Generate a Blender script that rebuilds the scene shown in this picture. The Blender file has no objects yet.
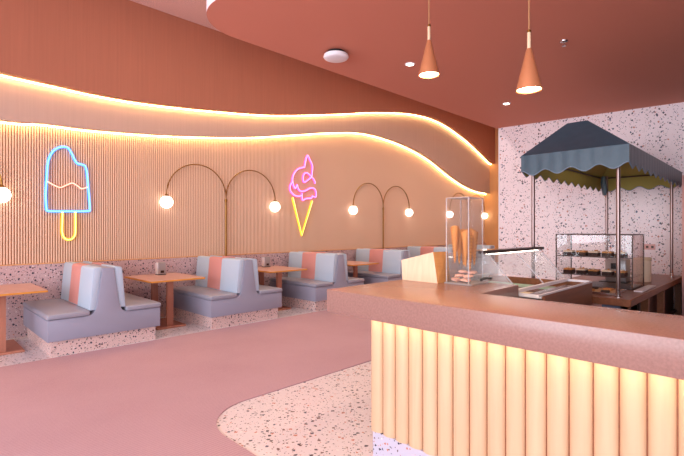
import bpy, bmesh, math, random
from mathutils import Vector, Matrix
random.seed(7)
PI = math.pi
scn = bpy.context.scene
COL = scn.collection

# ------------------------------------------------------------------ camera
F, CX, CY, H = 445.0, 342.0, 229.0, 1.48          # focal length in px, principal point, eye height
cam_d = bpy.data.cameras.new('camera')
cam = bpy.data.objects.new('camera', cam_d)
COL.objects.link(cam)
cam.location = (0, 0, H)
cam.rotation_euler = (PI / 2, 0, -PI / 4)
cam_d.sensor_width = 36.0
cam_d.lens = 36.0 * F / 684.0
cam_d.shift_y = 1.0 / 684.0
cam_d.clip_start = 0.05
scn.camera = cam

# ------------------------------------------------------------------ world, light, exposure
w = bpy.data.worlds.new('world'); scn.world = w; w.use_nodes = True
bg = w.node_tree.nodes['Background']
bg.inputs[0].default_value = (0.75, 0.85, 1.0, 1); bg.inputs[1].default_value = 1.0
scn.view_settings.view_transform = 'Standard'
scn.view_settings.look = 'None'
scn.view_settings.gamma = 1.0
scn.view_settings.use_curve_mapping = False
scn.view_settings.exposure = 0.0

DAY = (0.82, 0.89, 1.0)
def area(name, loc, rot, sx, sy, power, col):
    d = bpy.data.lights.new(name, 'AREA'); d.shape = 'RECTANGLE'; d.size = sx; d.size_y = sy
    d.energy = power; d.color = col
    o = bpy.data.objects.new(name, d); COL.objects.link(o); o.location = loc; o.rotation_euler = rot
    return o
# daylight coming in through the shop windows behind and to the left of the camera
WIN_U = [(-2.6, 0.9), (1.5, 5.0)]                   # window spans (v) in wall_street, at u = -4.5
WIN_V = [(-3.8, -1.6)]                 # window spans (u) in wall_rear, at v = -3.6
WZ0, WZ1 = 0.45, 3.35
for i, (a, b) in enumerate(WIN_U):
    area('daylight_street', (-4.38, (a + b) / 2, (WZ0 + WZ1) / 2), (0, -PI / 2, 0), WZ1 - WZ0, b - a, 300, DAY)
for i, (a, b) in enumerate(WIN_V):
    area('daylight_rear', ((a + b) / 2, -3.48, (WZ0 + WZ1) / 2), (PI / 2, 0, 0), b - a, WZ1 - WZ0, 200, DAY)

# ------------------------------------------------------------------ helpers
def lin(c):
    return tuple(((x / 255) / 12.92 if x / 255 <= 0.04045 else ((x / 255 + 0.055) / 1.055) ** 2.4) for x in c)
def ray(px, py):
    X = (px - CX) / F
    return (1 + X) / math.sqrt(2), (1 - X) / math.sqrt(2), (CY - py) / F
def at_z(px, py, z):
    a, b, c = ray(px, py); t = (z - H) / c
    return Vector((a * t, b * t, z))
def at_v(px, py, v):
    a, b, c = ray(px, py); t = v / b
    return Vector((a * t, v, H + c * t))
def at_u(px, py, u):
    a, b, c = ray(px, py); t = u / a
    return Vector((u, b * t, H + c * t))

def mat_new(name):
    m = bpy.data.materials.new(name); m.use_nodes = True
    return m, m.node_tree.nodes, m.node_tree.links, m.node_tree.nodes['Principled BSDF']
def plain(name, rgb, rough=0.6, metal=0.0, spec=0.5, noise=0.0, nscale=20, bump=0.0, bscale=80, coat=0.0, sheen=0.0, stretch=None):
    m, N, L, p = mat_new(name)
    c = lin(rgb)
    p.inputs['Roughness'].default_value = rough
    p.inputs['Metallic'].default_value = metal
    p.inputs['Specular IOR Level'].default_value = spec
    p.inputs['Coat Weight'].default_value = coat
    p.inputs['Base Color'].default_value = (*c, 1)
    if noise or bump:
        g = N.new('ShaderNodeNewGeometry')
        src = g.outputs['Position']
        if stretch:
            mp = N.new('ShaderNodeMapping'); mp.inputs['Scale'].default_value = stretch
            L.new(src, mp.inputs['Vector']); src = mp.outputs[0]
    if noise:
        n = N.new('ShaderNodeTexNoise'); n.inputs['Scale'].default_value = nscale; n.inputs['Detail'].default_value = 4
        L.new(src, n.inputs['Vector'])
        r = N.new('ShaderNodeValToRGB')
        r.color_ramp.elements[0].position = 0.3; r.color_ramp.elements[1].position = 0.7
        r.color_ramp.elements[0].color = (*[x * (1 - noise) for x in c], 1)
        r.color_ramp.elements[1].color = (*[min(1, x * (1 + noise)) for x in c], 1)
        L.new(n.outputs['Fac'], r.inputs[0]); L.new(r.outputs[0], p.inputs['Base Color'])
    if bump:
        n = N.new('ShaderNodeTexNoise'); n.inputs['Scale'].default_value = bscale; n.inputs['Detail'].default_value = 3
        L.new(src, n.inputs['Vector'])
        b = N.new('ShaderNodeBump'); b.inputs['Strength'].default_value = bump; b.inputs['Distance'].default_value = 0.01
        L.new(n.outputs['Fac'], b.inputs['Height']); L.new(b.outputs[0], p.inputs['Normal'])
    return m
def emit(name, rgb, strength, linear=False):
    m, N, L, p = mat_new(name)
    c = rgb if linear else lin(rgb)
    p.inputs['Base Color'].default_value = (*c, 1)
    p.inputs['Emission Color'].default_value = (*c, 1)
    p.inputs['Emission Strength'].default_value = strength
    p.inputs['Roughness'].default_value = 0.4
    return m
def glass(name, tint=(1, 1, 1), gloss=0.02, ior=1.45, haze=0.0):
    m = bpy.data.materials.new(name); m.use_nodes = True
    N, L = m.node_tree.nodes, m.node_tree.links
    N.clear()
    out = N.new('ShaderNodeOutputMaterial'); mx = N.new('ShaderNodeMixShader')
    t = N.new('ShaderNodeBsdfTransparent'); t.inputs[0].default_value = (*tint, 1)
    g = N.new('ShaderNodeBsdfGlossy'); g.inputs['Roughness'].default_value = gloss
    # Schlick reflectance from the facing angle, the same on both sides of the sheet
    f0 = ((ior - 1) / (ior + 1)) ** 2
    lw = N.new('ShaderNodeLayerWeight'); lw.inputs['Blend'].default_value = 0.5
    pw = N.new('ShaderNodeMath'); pw.operation = 'POWER'; pw.inputs[1].default_value = 5
    ma = N.new('ShaderNodeMath'); ma.operation = 'MULTIPLY_ADD'; ma.inputs[1].default_value = 1 - f0; ma.inputs[2].default_value = f0
    L.new(lw.outputs['Facing'], pw.inputs[0]); L.new(pw.outputs[0], ma.inputs[0])
    L.new(ma.outputs[0], mx.inputs[0]); L.new(t.outputs[0], mx.inputs[1]); L.new(g.outputs[0], mx.inputs[2])
    if haze:
        mx2 = N.new('ShaderNodeMixShader'); d = N.new('ShaderNodeBsdfDiffuse'); d.inputs[0].default_value = (0.95, 0.95, 1, 1)
        mx2.inputs[0].default_value = haze
        L.new(mx.outputs[0], mx2.inputs[1]); L.new(d.outputs[0], mx2.inputs[2]); L.new(mx2.outputs[0], out.inputs[0])
    else:
        L.new(mx.outputs[0], out.inputs[0])
    return m
def terrazzo(name, base, scale=26, rough=0.35, amount=0.5, chips=None):
    m, N, L, p = mat_new(name)
    p.inputs['Roughness'].default_value = rough
    g = N.new('ShaderNodeNewGeometry')
    nz = N.new('ShaderNodeTexNoise'); nz.inputs['Scale'].default_value = scale * 1.6; nz.inputs['Detail'].default_value = 1
    L.new(g.outputs['Position'], nz.inputs['Vector'])
    ad = N.new('ShaderNodeVectorMath'); ad.operation = 'MULTIPLY_ADD'
    ad.inputs[1].default_value = (0.6 / scale,) * 3
    L.new(nz.outputs['Color'], ad.inputs[0]); L.new(g.outputs['Position'], ad.inputs[2])
    prev = None
    b = lin(base)
    chips = chips or [((34, 32, 56), .36), ((84, 48, 46), .20), ((190, 118, 98), .16), ((64, 70, 98), .14), ((238, 226, 224), .14)]
    for k, (sc, am, rmax) in enumerate(((scale, amount, 0.60), (scale * 1.9, amount * 0.9, 0.52))):
        v = N.new('ShaderNodeTexVoronoi'); v.distance = 'MANHATTAN'; v.inputs['Scale'].default_value = sc
        L.new(ad.outputs[0], v.inputs['Vector'])
        sp = N.new('ShaderNodeSeparateColor'); L.new(v.outputs['Color'], sp.inputs[0])
        mr = N.new('ShaderNodeMapRange'); mr.inputs['From Min'].default_value = 1 - am; mr.inputs['From Max'].default_value = 1.0
        mr.inputs['To Min'].default_value = 0.2; mr.inputs['To Max'].default_value = rmax
        L.new(sp.outputs[0], mr.inputs['Value'])
        # cells below the threshold get no chip
        gt = N.new('ShaderNodeMath'); gt.operation = 'GREATER_THAN'; gt.inputs[1].default_value = 1 - am
        L.new(sp.outputs[0], gt.inputs[0])
        mu = N.new('ShaderNodeMath'); mu.operation = 'MULTIPLY'
        L.new(mr.outputs[0], mu.inputs[0]); L.new(gt.outputs[0], mu.inputs[1])
        lt = N.new('ShaderNodeMath'); lt.operation = 'LESS_THAN'
        L.new(v.outputs['Distance'], lt.inputs[0]); L.new(mu.outputs[0], lt.inputs[1])
        rp = N.new('ShaderNodeValToRGB'); rp.color_ramp.interpolation = 'CONSTANT'
        pos = 0
        els = rp.color_ramp.elements
        for i, (c, wgt) in enumerate(chips):
            e = els[i] if i < 2 else els.new(min(pos, 0.999))
            e.position = min(pos, 0.999); e.color = (*lin(c), 1); pos += wgt
        L.new(sp.outputs[1], rp.inputs[0])
        mx = N.new('ShaderNodeMix'); mx.data_type = 'RGBA'
        L.new(lt.outputs[0], mx.inputs['Factor'])
        if prev is None: mx.inputs['A'].default_value = (*b, 1)
        else: L.new(prev, mx.inputs['A'])
        L.new(rp.outputs[0], mx.inputs['B'])
        prev = mx.outputs['Result']
    L.new(prev, p.inputs['Base Color'])
    return m
def wood(name, a, b, scale=(2, 2, 30), rough=0.4):
    m, N, L, p = mat_new(name)
    g = N.new('ShaderNodeNewGeometry'); mp = N.new('ShaderNodeMapping'); mp.inputs['Scale'].default_value = scale
    L.new(g.outputs['Position'], mp.inputs['Vector'])
    n = N.new('ShaderNodeTexNoise'); n.inputs['Scale'].default_value = 2.0; n.inputs['Detail'].default_value = 5; n.inputs['Distortion'].default_value = 0.6
    L.new(mp.outputs[0], n.inputs['Vector'])
    r = N.new('ShaderNodeValToRGB'); r.color_ramp.elements[0].position = .3; r.color_ramp.elements[1].position = .7
    r.color_ramp.elements[0].color = (*lin(a), 1); r.color_ramp.elements[1].color = (*lin(b), 1)
    L.new(n.outputs['Fac'], r.inputs[0]); L.new(r.outputs[0], p.inputs['Base Color'])
    p.inputs['Roughness'].default_value = rough
    return m
def carpet_mat():
    m, N, L, p = mat_new('carpet_pink')
    g = N.new('ShaderNodeNewGeometry')
    mp = N.new('ShaderNodeMapping'); mp.inputs['Rotation'].default_value = (0, 0, math.radians(0)); L.new(g.outputs['Position'], mp.inputs['Vector'])
    wv = N.new('ShaderNodeTexWave'); wv.bands_direction = 'Y'; wv.inputs['Scale'].default_value = 12; wv.inputs['Distortion'].default_value = 0.8
    wv.inputs['Detail'].default_value = 2; wv.inputs['Detail Scale'].default_value = 6
    L.new(mp.outputs[0], wv.inputs['Vector'])
    n = N.new('ShaderNodeTexNoise'); n.inputs['Scale'].default_value = 220; n.inputs['Detail'].default_value = 3; L.new(g.outputs['Position'], n.inputs['Vector'])
    n2 = N.new('ShaderNodeTexNoise'); n2.inputs['Scale'].default_value = 1.3; n2.inputs['Detail'].default_value = 4; L.new(g.outputs['Position'], n2.inputs['Vector'])
    a = N.new('ShaderNodeMath'); a.operation = 'MULTIPLY_ADD'; a.inputs[1].default_value = 0.30
    L.new(wv.outputs['Fac'], a.inputs[0]); L.new(n.outputs['Fac'], a.inputs[2])
    a2 = N.new('ShaderNodeMath'); a2.operation = 'MULTIPLY_ADD'; a2.inputs[1].default_value = 0.45
    L.new(n2.outputs['Fac'], a2.inputs[0]); L.new(a.outputs[0], a2.inputs[2])
    r = N.new('ShaderNodeValToRGB'); r.color_ramp.elements[0].position = .5; r.color_ramp.elements[1].position = 1.25 / 1.3
    r.color_ramp.elements[0].color = (*lin((168, 134, 142)), 1); r.color_ramp.elements[1].color = (*lin((192, 158, 166)), 1)
    L.new(a2.outputs[0], r.inputs[0]); L.new(r.outputs[0], p.inputs['Base Color'])
    b = N.new('ShaderNodeBump'); b.inputs['Strength'].default_value = .5; b.inputs['Distance'].default_value = .006
    L.new(a.outputs[0], b.inputs['Height']); L.new(b.outputs[0], p.inputs['Normal'])
    p.inputs['Roughness'].default_value = .9; p.inputs['Specular IOR Level'].default_value = 0.2
    return m
def waffle_mat():
    m, N, L, p = mat_new('waffle')
    tc = N.new('ShaderNodeTexCoord')
    w1 = N.new('ShaderNodeTexWave'); w1.bands_direction = 'DIAGONAL'; w1.inputs['Scale'].default_value = 30
    w1.inputs['Distortion'].default_value = 1.0
    L.new(tc.outputs['Object'], w1.inputs['Vector'])
    r = N.new('ShaderNodeValToRGB'); r.color_ramp.elements[0].color = (*lin((172, 92, 34)), 1); r.color_ramp.elements[1].color = (*lin((236, 164, 84)), 1)
    L.new(w1.outputs['Fac'], r.inputs[0]); L.new(r.outputs[0], p.inputs['Base Color'])
    b = N.new('ShaderNodeBump'); b.inputs['Strength'].default_value = .6; b.inputs['Distance'].default_value = .003
    L.new(w1.outputs['Fac'], b.inputs['Height']); L.new(b.outputs[0], p.inputs['Normal'])
    p.inputs['Roughness'].default_value = .6
    return m

M = {}
M['terra_wall'] = plain('terracotta_paint', (166, 100, 75), .75, noise=.05, nscale=3, stretch=(14, 1, .3))
M['tan_wall'] = plain('pale_tan_paint', (188, 154, 138), .75, noise=.03, nscale=3, stretch=(14, 1, .3))
M['reed'] = plain('pink_beige_reed', (224, 184, 154), .36)
M['reed_back'] = plain('brown_beige_backing', (164, 110, 80), .8)
M['soffit'] = plain('coral_paint', (208, 132, 108), .75)
M['white_paint'] = plain('white_paint', (226, 214, 220), .7)
M['stucco'] = plain('textured_pink_ceiling', (226, 182, 170), .95, noise=.25, nscale=60, bump=.6, bscale=60)
M['rear_paint'] = plain('dark_terracotta_paint', (112, 66, 52), .8)  # unseen rear wall, kept dark so less light bounces onto the bulkhead
M['added_dark_floor'] = plain('charcoal_added_floor', (62, 56, 58), .7, noise=.2, nscale=60)
M['wall_paint'] = plain('warm_plaster', (214, 190, 180), .8)
M['end_wall'] = plain('golden_tan_panel', (212, 156, 104), .6, noise=.05, nscale=3, stretch=(14, 14, .3))
M['tz_floor'] = terrazzo('terrazzo_floor', (222, 212, 216), 29, .3, .62)
M['tz_wall'] = terrazzo('terrazzo_wall', (240, 222, 224), 30, .4, .66)
M['tz_base'] = terrazzo('terrazzo_plinth', (222, 192, 186), 32, .4, .75)
M['tz_dado'] = terrazzo('terrazzo_dado', (196, 164, 164), 32, .4, .8)
M['tz_kick'] = terrazzo('terrazzo_kick', (188, 182, 198), 27, .4, .6)
M['carpet'] = carpet_mat()
M['vinyl'] = plain('lavender_grey_vinyl', (150, 150, 168), .42, bump=.05, bscale=200)
M['vinyl_seat'] = plain('grey_seat_vinyl', (150, 150, 164), .4, bump=.05, bscale=200)
M['vinyl_blue'] = plain('pale_blue_fabric', (180, 196, 214), .7, bump=.08, bscale=300)
M['vinyl_pink'] = plain('coral_pink_fabric', (208, 144, 138), .7, bump=.08, bscale=300)
M['tabletop'] = wood('salmon_tabletop', (190, 146, 134), (200, 158, 146), (6, 3, 3), .35)
M['ply_edge'] = wood('plywood_edge', (204, 130, 42), (222, 156, 64), (3, 3, 40), .5)
M['table_leg'] = wood('salmon_leg', (172, 108, 86), (186, 122, 98), (9, 9, 1.5), .5)
M['chrome'] = plain('chrome', (225, 225, 230), .15, 1.0)
M['post_steel'] = plain('dark_steel_post', (138, 116, 112), .3, .9)
M['dispenser_grey'] = plain('brushed_grey_metal', (168, 160, 160), .35, .35)
M['dispenser_face'] = plain('bright_metal_face', (236, 234, 238), .25, .3)
M['steel'] = plain('polished_steel', (200, 188, 186), .22, 1.0)
M['black'] = plain('black_plastic', (24, 22, 24), .35)
M['brass'] = plain('aged_brass', (150, 108, 52), .35, 1.0)
M['copper'] = plain('copper_shade', (208, 140, 98), .3, .4)
M['cord'] = plain('tan_cord', (176, 128, 84), .7)
M['stem'] = plain('cream_stem', (222, 196, 160), .5)
M['globe'] = emit('glowing_opal_glass', (255, 246, 236), 4.0)
M['led'] = emit('warm_led', (1.0, 0.73, 0.32), 25.0, True)
M['led_counter'] = emit('warm_led_counter', (1.0, 0.74, 0.36), 16.0, True)
M['led_white'] = emit('cool_led', (1.0, 0.85, 0.7), 8.0, True)
M['bulb'] = emit('warm_bulb', (1.0, 0.78, 0.5), 30.0, True)
M['spot_lens'] = emit('downlight_lens', (1.0, 0.86, 0.7), 14.0, True)
M['stone'] = plain('mauve_brown_stone', (152, 114, 104), .27, noise=.10, nscale=90, spec=.5)
M['flute'] = wood('pale_maple_flute', (206, 168, 134), (214, 178, 144), (12, 12, .8), .5)
M['maple'] = wood('pale_maple', (222, 188, 156), (232, 202, 172), (3, 20, 3), .5)
M['maple_side'] = wood('honey_maple', (190, 132, 78), (204, 148, 92), (3, 3, 20), .5)
M['brown_wood'] = wood('brown_wood', (126, 76, 48), (150, 94, 62), (2, 20, 20), .35)
M['dark_wood'] = wood('dark_brown_wood', (70, 40, 28), (88, 52, 38), (2, 20, 20), .5)
M['dark_bar'] = plain('dark_bronze', (70, 50, 44), .4, .6)
M['glass'] = glass('clear_glass', (0.985, 0.99, 0.99), .015, 1.36)
M['case_glass'] = glass('milky_reflection_glass', (0.97, 0.98, 0.98), .03, 1.6, .16)  # white haze puts a milky reflection into the pane colour
M['acrylic'] = glass('clear_acrylic', (0.98, 0.985, 0.985), .03, 1.45, .01)
M['acrylic_edge'] = glass('acrylic_edge', (0.92, 0.92, 0.95), .1, 1.6, .25)
M['white'] = plain('white_enamel', (236, 234, 238), .3)
M['canvas_blue'] = plain('slate_blue_canvas', (56, 78, 92), .38, noise=.08, nscale=14, bump=.15, bscale=18)
M['canvas_lining'] = plain('olive_lining', (150, 138, 70), .8)
M['trim_pale'] = plain('pale_blue_piping', (120, 136, 152), .6)
M['waffle'] = waffle_mat()
M['pink_paper'] = plain('pale_pink_paper', (236, 186, 170), .7)
M['cake_dark'] = plain('dark_chocolate_cake', (54, 30, 22), .7, noise=.3, nscale=120)
M['cake_top'] = plain('golden_crust', (206, 140, 76), .6, noise=.3, nscale=90)
M['cake_cream'] = plain('cream_topping', (238, 214, 186), .5)
M['paper'] = plain('baking_paper', (206, 170, 130), .7)
M['pink_panel'] = plain('dusty_pink_laminate', (206, 150, 142), .45)
M['blue_panel'] = plain('slate_blue_laminate', (92, 100, 124), .5)
M['cabinet_pink'] = plain('pale_pink_lacquer', (214, 160, 152), .4)
M['gel_a'] = plain('strawberry_gelato', (232, 150, 160), .5, bump=.5, bscale=60)
M['gel_b'] = plain('vanilla_gelato', (240, 226, 190), .5, bump=.5, bscale=60)
M['gel_c'] = plain('chocolate_gelato', (96, 60, 44), .5, bump=.5, bscale=60)
M['gel_d'] = plain('mint_gelato', (178, 214, 190), .5, bump=.5, bscale=60)
def neon(name, c, s): return emit(name, c, s, True)
M['neon_blue'] = neon('blue_neon', (0.03, 0.26, 1.0), 2.2)
M['neon_blue_core'] = neon('blue_neon_core', (0.25, 0.66, 1.0), 1.3)
M['neon_peach'] = neon('peach_neon', (1.0, 0.40, 0.26), .9)
M['neon_peach_core'] = neon('peach_neon_core', (1.0, 0.66, 0.5), 1.1)
M['neon_yellow'] = neon('yellow_neon', (1.0, 0.66, 0.02), .95)
M['neon_yellow_core'] = neon('yellow_neon_core', (1.0, 0.92, 0.30), 1.2)
M['neon_pink'] = neon('pink_neon', (1.0, 0.10, 0.62), 1.3)
M['neon_pink_core'] = neon('pink_neon_core', (1.0, 0.42, 0.85), 1.3)

# ---- geometry builders
def link_mesh(name, bm, mat, parent=None, smooth=False):
    bmesh.ops.recalc_face_normals(bm, faces=bm.faces)
    if smooth:
        for f in bm.faces: f.smooth = True
        for e in bm.edges:
            if len(e.link_faces) == 2 and e.calc_face_angle(0) > math.radians(38): e.smooth = False
    me = bpy.data.meshes.new(name); bm.to_mesh(me); bm.free()
    mats = mat if isinstance(mat, (list, tuple)) else [mat]
    for m in mats: me.materials.append(M[m])
    o = bpy.data.objects.new(name, me); COL.objects.link(o)
    if parent: o.parent = parent
    return o
def box_bm(x0, x1, y0, y1, z0, z1, bevel=0.0, seg=2, bm=None):
    own = bm is None
    bm = bm or bmesh.new()
    r = bmesh.ops.create_cube(bm, size=1)
    vs = r['verts']
    for v in vs:
        v.co = Vector((x0 + (v.co.x + .5) * (x1 - x0), y0 + (v.co.y + .5) * (y1 - y0), z0 + (v.co.z + .5) * (z1 - z0)))
    if bevel and own:
        bmesh.ops.bevel(bm, geom=bm.edges[:], offset=bevel, segments=seg, affect='EDGES', profile=.5)
    return bm
def box(name, x0, x1, y0, y1, z0, z1, mat, parent=None, bevel=0.0, seg=2):
    return link_mesh(name, box_bm(x0, x1, y0, y1, z0, z1, bevel, seg), mat, parent, smooth=bevel > 0)
def prism_bm(pts, axis, a, b, bevel=0.0, seg=2):
    """polygon extruded along an axis; pts are the two other coords in order (x,y,z minus axis)"""
    bm = bmesh.new()
    def mk(p, t):
        if axis == 'y': return (p[0], t, p[1])
        if axis == 'z': return (p[0], p[1], t)
        return (t, p[0], p[1])
    A = [bm.verts.new(mk(p, a)) for p in pts]; B = [bm.verts.new(mk(p, b)) for p in pts]
    bm.faces.new(A); bm.faces.new(B[::-1])
    n = len(pts)
    for i in range(n): bm.faces.new((A[i], B[i], B[(i + 1) % n], A[(i + 1) % n]))
    if bevel:
        bmesh.ops.recalc_face_normals(bm, faces=bm.faces)
        es = [e for e in bm.edges if e.calc_face_angle(0) > .5]
        bmesh.ops.bevel(bm, geom=es, offset=bevel, segments=seg, affect='EDGES', profile=.5)
    return bm
def prism(name, pts, axis, a, b, mat, parent=None, bevel=0.0, smooth=False, seg=2):
    return link_mesh(name, prism_bm(pts, axis, a, b, bevel, seg), mat, parent, smooth or bevel > 0)
def tube_bm(path, r, n=8, closed=False, cap=True, bm=None):
    bm = bm or bmesh.new()
    path = [Vector(p) for p in path]
    k = len(path)
    rr = r if isinstance(r, (list, tuple)) else [r] * k
    rings = []
    up = None
    for i in range(k):
        if closed: t = path[(i + 1) % k] - path[i - 1]
        else: t = path[min(i + 1, k - 1)] - path[max(i - 1, 0)]
        t.normalize()
        if up is None:
            up = Vector((0, 0, 1)) if abs(t.z) < .9 else Vector((1, 0, 0))
        s = t.cross(up); s.normalize(); up2 = s.cross(t); up2.normalize(); up = up2
        rings.append([bm.verts.new(path[i] + rr[i] * (math.cos(2 * PI * j / n) * s + math.sin(2 * PI * j / n) * up2)) for j in range(n)])
    for i in range(k if closed else k - 1):
        A, B = rings[i], rings[(i + 1) % k]
        for j in range(n): bm.faces.new((A[j], A[(j + 1) % n], B[(j + 1) % n], B[j]))
    if cap and not closed:
        bm.faces.new(rings[0][::-1]); bm.faces.new(rings[-1])
    return bm
def tube(name, path, r, mat, parent=None, n=8, closed=False):
    return link_mesh(name, tube_bm(path, r, n, closed), mat, parent, True)
def lathe_bm(prof, n=24, c=(0, 0, 0), capped=True):
    bm = bmesh.new(); rings = []
    for r, z in prof:
        rings.append([bm.verts.new((c[0] + r * math.cos(2 * PI * j / n), c[1] + r * math.sin(2 * PI * j / n), c[2] + z)) for j in range(n)])
    for A, B in zip(rings, rings[1:]):
        for j in range(n): bm.faces.new((A[j], A[(j + 1) % n], B[(j + 1) % n], B[j]))
    if capped:
        bm.faces.new(rings[0][::-1]); bm.faces.new(rings[-1])
    return bm
def lathe(name, prof, mat, parent=None, n=24, c=(0, 0, 0), capped=True):
    return link_mesh(name, lathe_bm(prof, n, c, capped), mat, parent, True)
def sphere(name, c, r, mat, parent=None, seg=24):
    bm = bmesh.new(); bmesh.ops.create_uvsphere(bm, u_segments=seg, v_segments=seg // 2, radius=r)
    for v in bm.verts: v.co += Vector(c)
    return link_mesh(name, bm, mat, parent, True)
def tag(o, label, cat, group=None):
    o['label'] = label; o['category'] = cat
    if group: o['group'] = group
    return o
def thing(name, label, cat, loc=(0, 0, 0), group=None):
    o = bpy.data.objects.new(name, None); COL.objects.link(o); o.location = loc
    o.empty_display_size = .1
    return tag(o, label, cat, group)
def struct(o, label=None):
    o['kind'] = 'structure'
    if label: o['label'] = label
    return o
def copy_tree(o, parent=None):
    c = o.copy(); COL.objects.link(c)
    if parent: c.parent = parent
    for ch in [x for x in o.children]: copy_tree(ch, c)
    return c
def spline(pts, per=8):
    """Catmull-Rom through a list of tuples"""
    P = [Vector(p) for p in pts]; out = []
    for i in range(len(P) - 1):
        p0, p1, p2, p3 = P[max(i - 1, 0)], P[i], P[i + 1], P[min(i + 2, len(P) - 1)]
        for k in range(per):
            t = k / per
            out.append(.5 * ((2 * p1) + (-p0 + p2) * t + (2 * p0 - 5 * p1 + 4 * p2 - p3) * t * t + (-p0 + 3 * p1 - 3 * p2 + p3) * t ** 3))
    out.append(P[-1]); return out

# ------------------------------------------------------------------ the setting
VW = 7.45            # reeded wall plane
V1, V2 = 7.05, 7.25  # front faces of the terracotta and the tan wave layers
UE = 14.45           # far end wall
U0, VB = -4.5, -3.6  # street wall and rear wall
UC_K = 2.52
ZC, ZB = 4.95, 3.08  # high ceiling, bulkhead underside

struct(box('floor', U0 - .2, UE + .2, VB - .2, VW + .2, -.12, 0, 'tz_floor'), 'pale pink terrazzo floor with dark chips')
struct(box('ceiling', U0 - .2, UE + .2, VB - .2, VW + .2, ZC, ZC + .12, 'stucco'), 'textured pink high ceiling')
# rounded outline shared by the bulkhead above and the terrazzo floor area below
def corner_outline(u, v, r, umax, vmin, n=14):
    pts = [(umax, vmin), (umax, v)]
    for i in range(n + 1):
        a = PI / 2 + (PI / 2) * i / n
        pts.append((u + r + r * math.cos(a), v - r + r * math.sin(a)))
    pts.append((u, vmin))
    return pts
struct(box('floor_added_dark', UC_K, 6.70, VB, 2.0, 0, .006, 'added_dark_floor'), 'unseen dark floor behind the counter, added to cut bounce light')  # dark slab added so less light bounces up onto the bulkhead
# carpet: everything but the terrazzo strip at the booths and the counter area
cp = [(U0, VB)]
co = corner_outline(1.65, 3.30, .48, UE, VB)[::-1]     # starts at (u, vmin)
cp += [p for p in co[:-1]] + [(UE, 5.93), (U0, 5.93)]
carpet = prism('carpet', cp, 'z', 0.0, .008, 'carpet')
tag(carpet, 'salmon pink ribbed carpet covering the floor of the seating area', 'carpet')

bulk = prism('ceiling_bulkhead', corner_outline(1.575, 3.27, .42, UE, VB), 'z', ZB, ZC, ['white_paint', 'soffit'], smooth=True)
for f in bulk.data.polygons:
    f.material_index = 1 if f.normal.z < -.5 else 0
struct(bulk, 'low coral ceiling bulkhead with a rounded white edge')

ceil = bpy.data.objects['ceiling']
for k in range(5):  # unseen recessed downlights, added to brighten the far seating area
    u, vv = 2.6 + 2.5 * k, 4.7
    lathe('downlight', [(.11, ZC - .012), (.13, ZC - .008), (.13, ZC + .002)], 'spot_lens', ceil, 24, (u, vv, 0))
    d = bpy.data.lights.new('added_aisle_light', 'AREA'); d.shape = 'DISK'; d.size = .24; d.energy = 34; d.color = (1.0, .90, .82)
    o = bpy.data.objects.new('added_aisle_light', d); COL.objects.link(o); o.parent = ceil; o.location = (u, vv, ZC - .02)
# left feature wall
wl = struct(box('wall_left', U0, UE, VW, VW + .2, 0, ZC, 'reed_back'), 'tall feature wall with reeded panel and wavy layers')
struct(box('trim_1', U0, UE, VW - .045, VW, 0, .985, 'tz_dado'), 'terrazzo dado along the reeded wall')
box('dado_cap', U0, UE, VW - .05, VW, .985, 1.0, 'end_wall', bpy.data.objects['trim_1'])
def reeds():
    bm = bmesh.new(); pitch = .032; r = .0115
    prof = [(r * math.cos(a), r * math.sin(a)) for a in [PI * i / 5 for i in range(6)]]
    u = -2.5
    while u < UE - .02:
        A = [bm.verts.new((u + p[0], VW - .002 - p[1] * 1.15, 1.0)) for p in prof]
        B = [bm.verts.new((u + p[0], VW - .002 - p[1] * 1.15, 4.35)) for p in prof]
        for i in range(5):
            f = bm.faces.new((A[i], B[i], B[i + 1], A[i + 1])); f.smooth = True
        u += pitch
    me = bpy.data.meshes.new('reeded_panel'); bm.to_mesh(me); bm.free(); me.materials.append(M['reed'])
    o = bpy.data.objects.new('reeded_panel', me); COL.objects.link(o); o.parent = wl; o['kind'] = 'stuff'
    o['label'] = 'fine vertical reeds of the pinkish beige panel'
reeds()

def wave_from_px(px, v, left):
    pts = [tuple(at_v(x, y, v)[i] for i in (0, 2)) for x, y in px]
    pts = left + pts
    s = spline([(p[0], p[1], 0) for p in pts], 8)
    return [(p.x, p.y) for p in s if p.x < UE - .001] + [(UE, pts[-1][1] if pts[-1][0] >= UE else pts[-1][1] - .02)]
W1 = wave_from_px([(0, 71), (52.6, 83), (99, 93.4), (149, 102), (213.7, 109.3), (278, 114), (340, 113), (378.6, 111.5), (418, 113.6),
                   (445, 122.5), (468, 138.5), (481, 150.5), (493, 162.5)], V1, [(-4.5, 3.72), (-2.6, 3.66), (-.8, 3.56)])
W2 = wave_from_px([(0, 119.5), (45, 123), (99, 129.6), (174, 135), (248.5, 136.5), (298, 134), (334, 132), (367, 133), (401, 143),
                   (429, 157.5), (451.6, 175.5), (468.4, 186.8), (480, 191.5), (488.5, 193)], V2, [(-4.5, 2.98), (-2.6, 2.94), (-.8, 2.91)])
def layer(name, wave, v0, v1, ztop, mat, label):
    o = prism(name, wave + [(UE, ztop), (U0, ztop)], 'y', v0, v1, mat, wl)
    o['label'] = label; return o
layer('wave_panel', W2, V2, VW - .016, 4.75, 'tan_wall', 'pale tan wavy-edged wall layer')
layer('wave_panel', W1, V1, V2 - .001, ZC, 'terra_wall', 'terracotta upper wall layer with a wavy lower edge')
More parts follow.
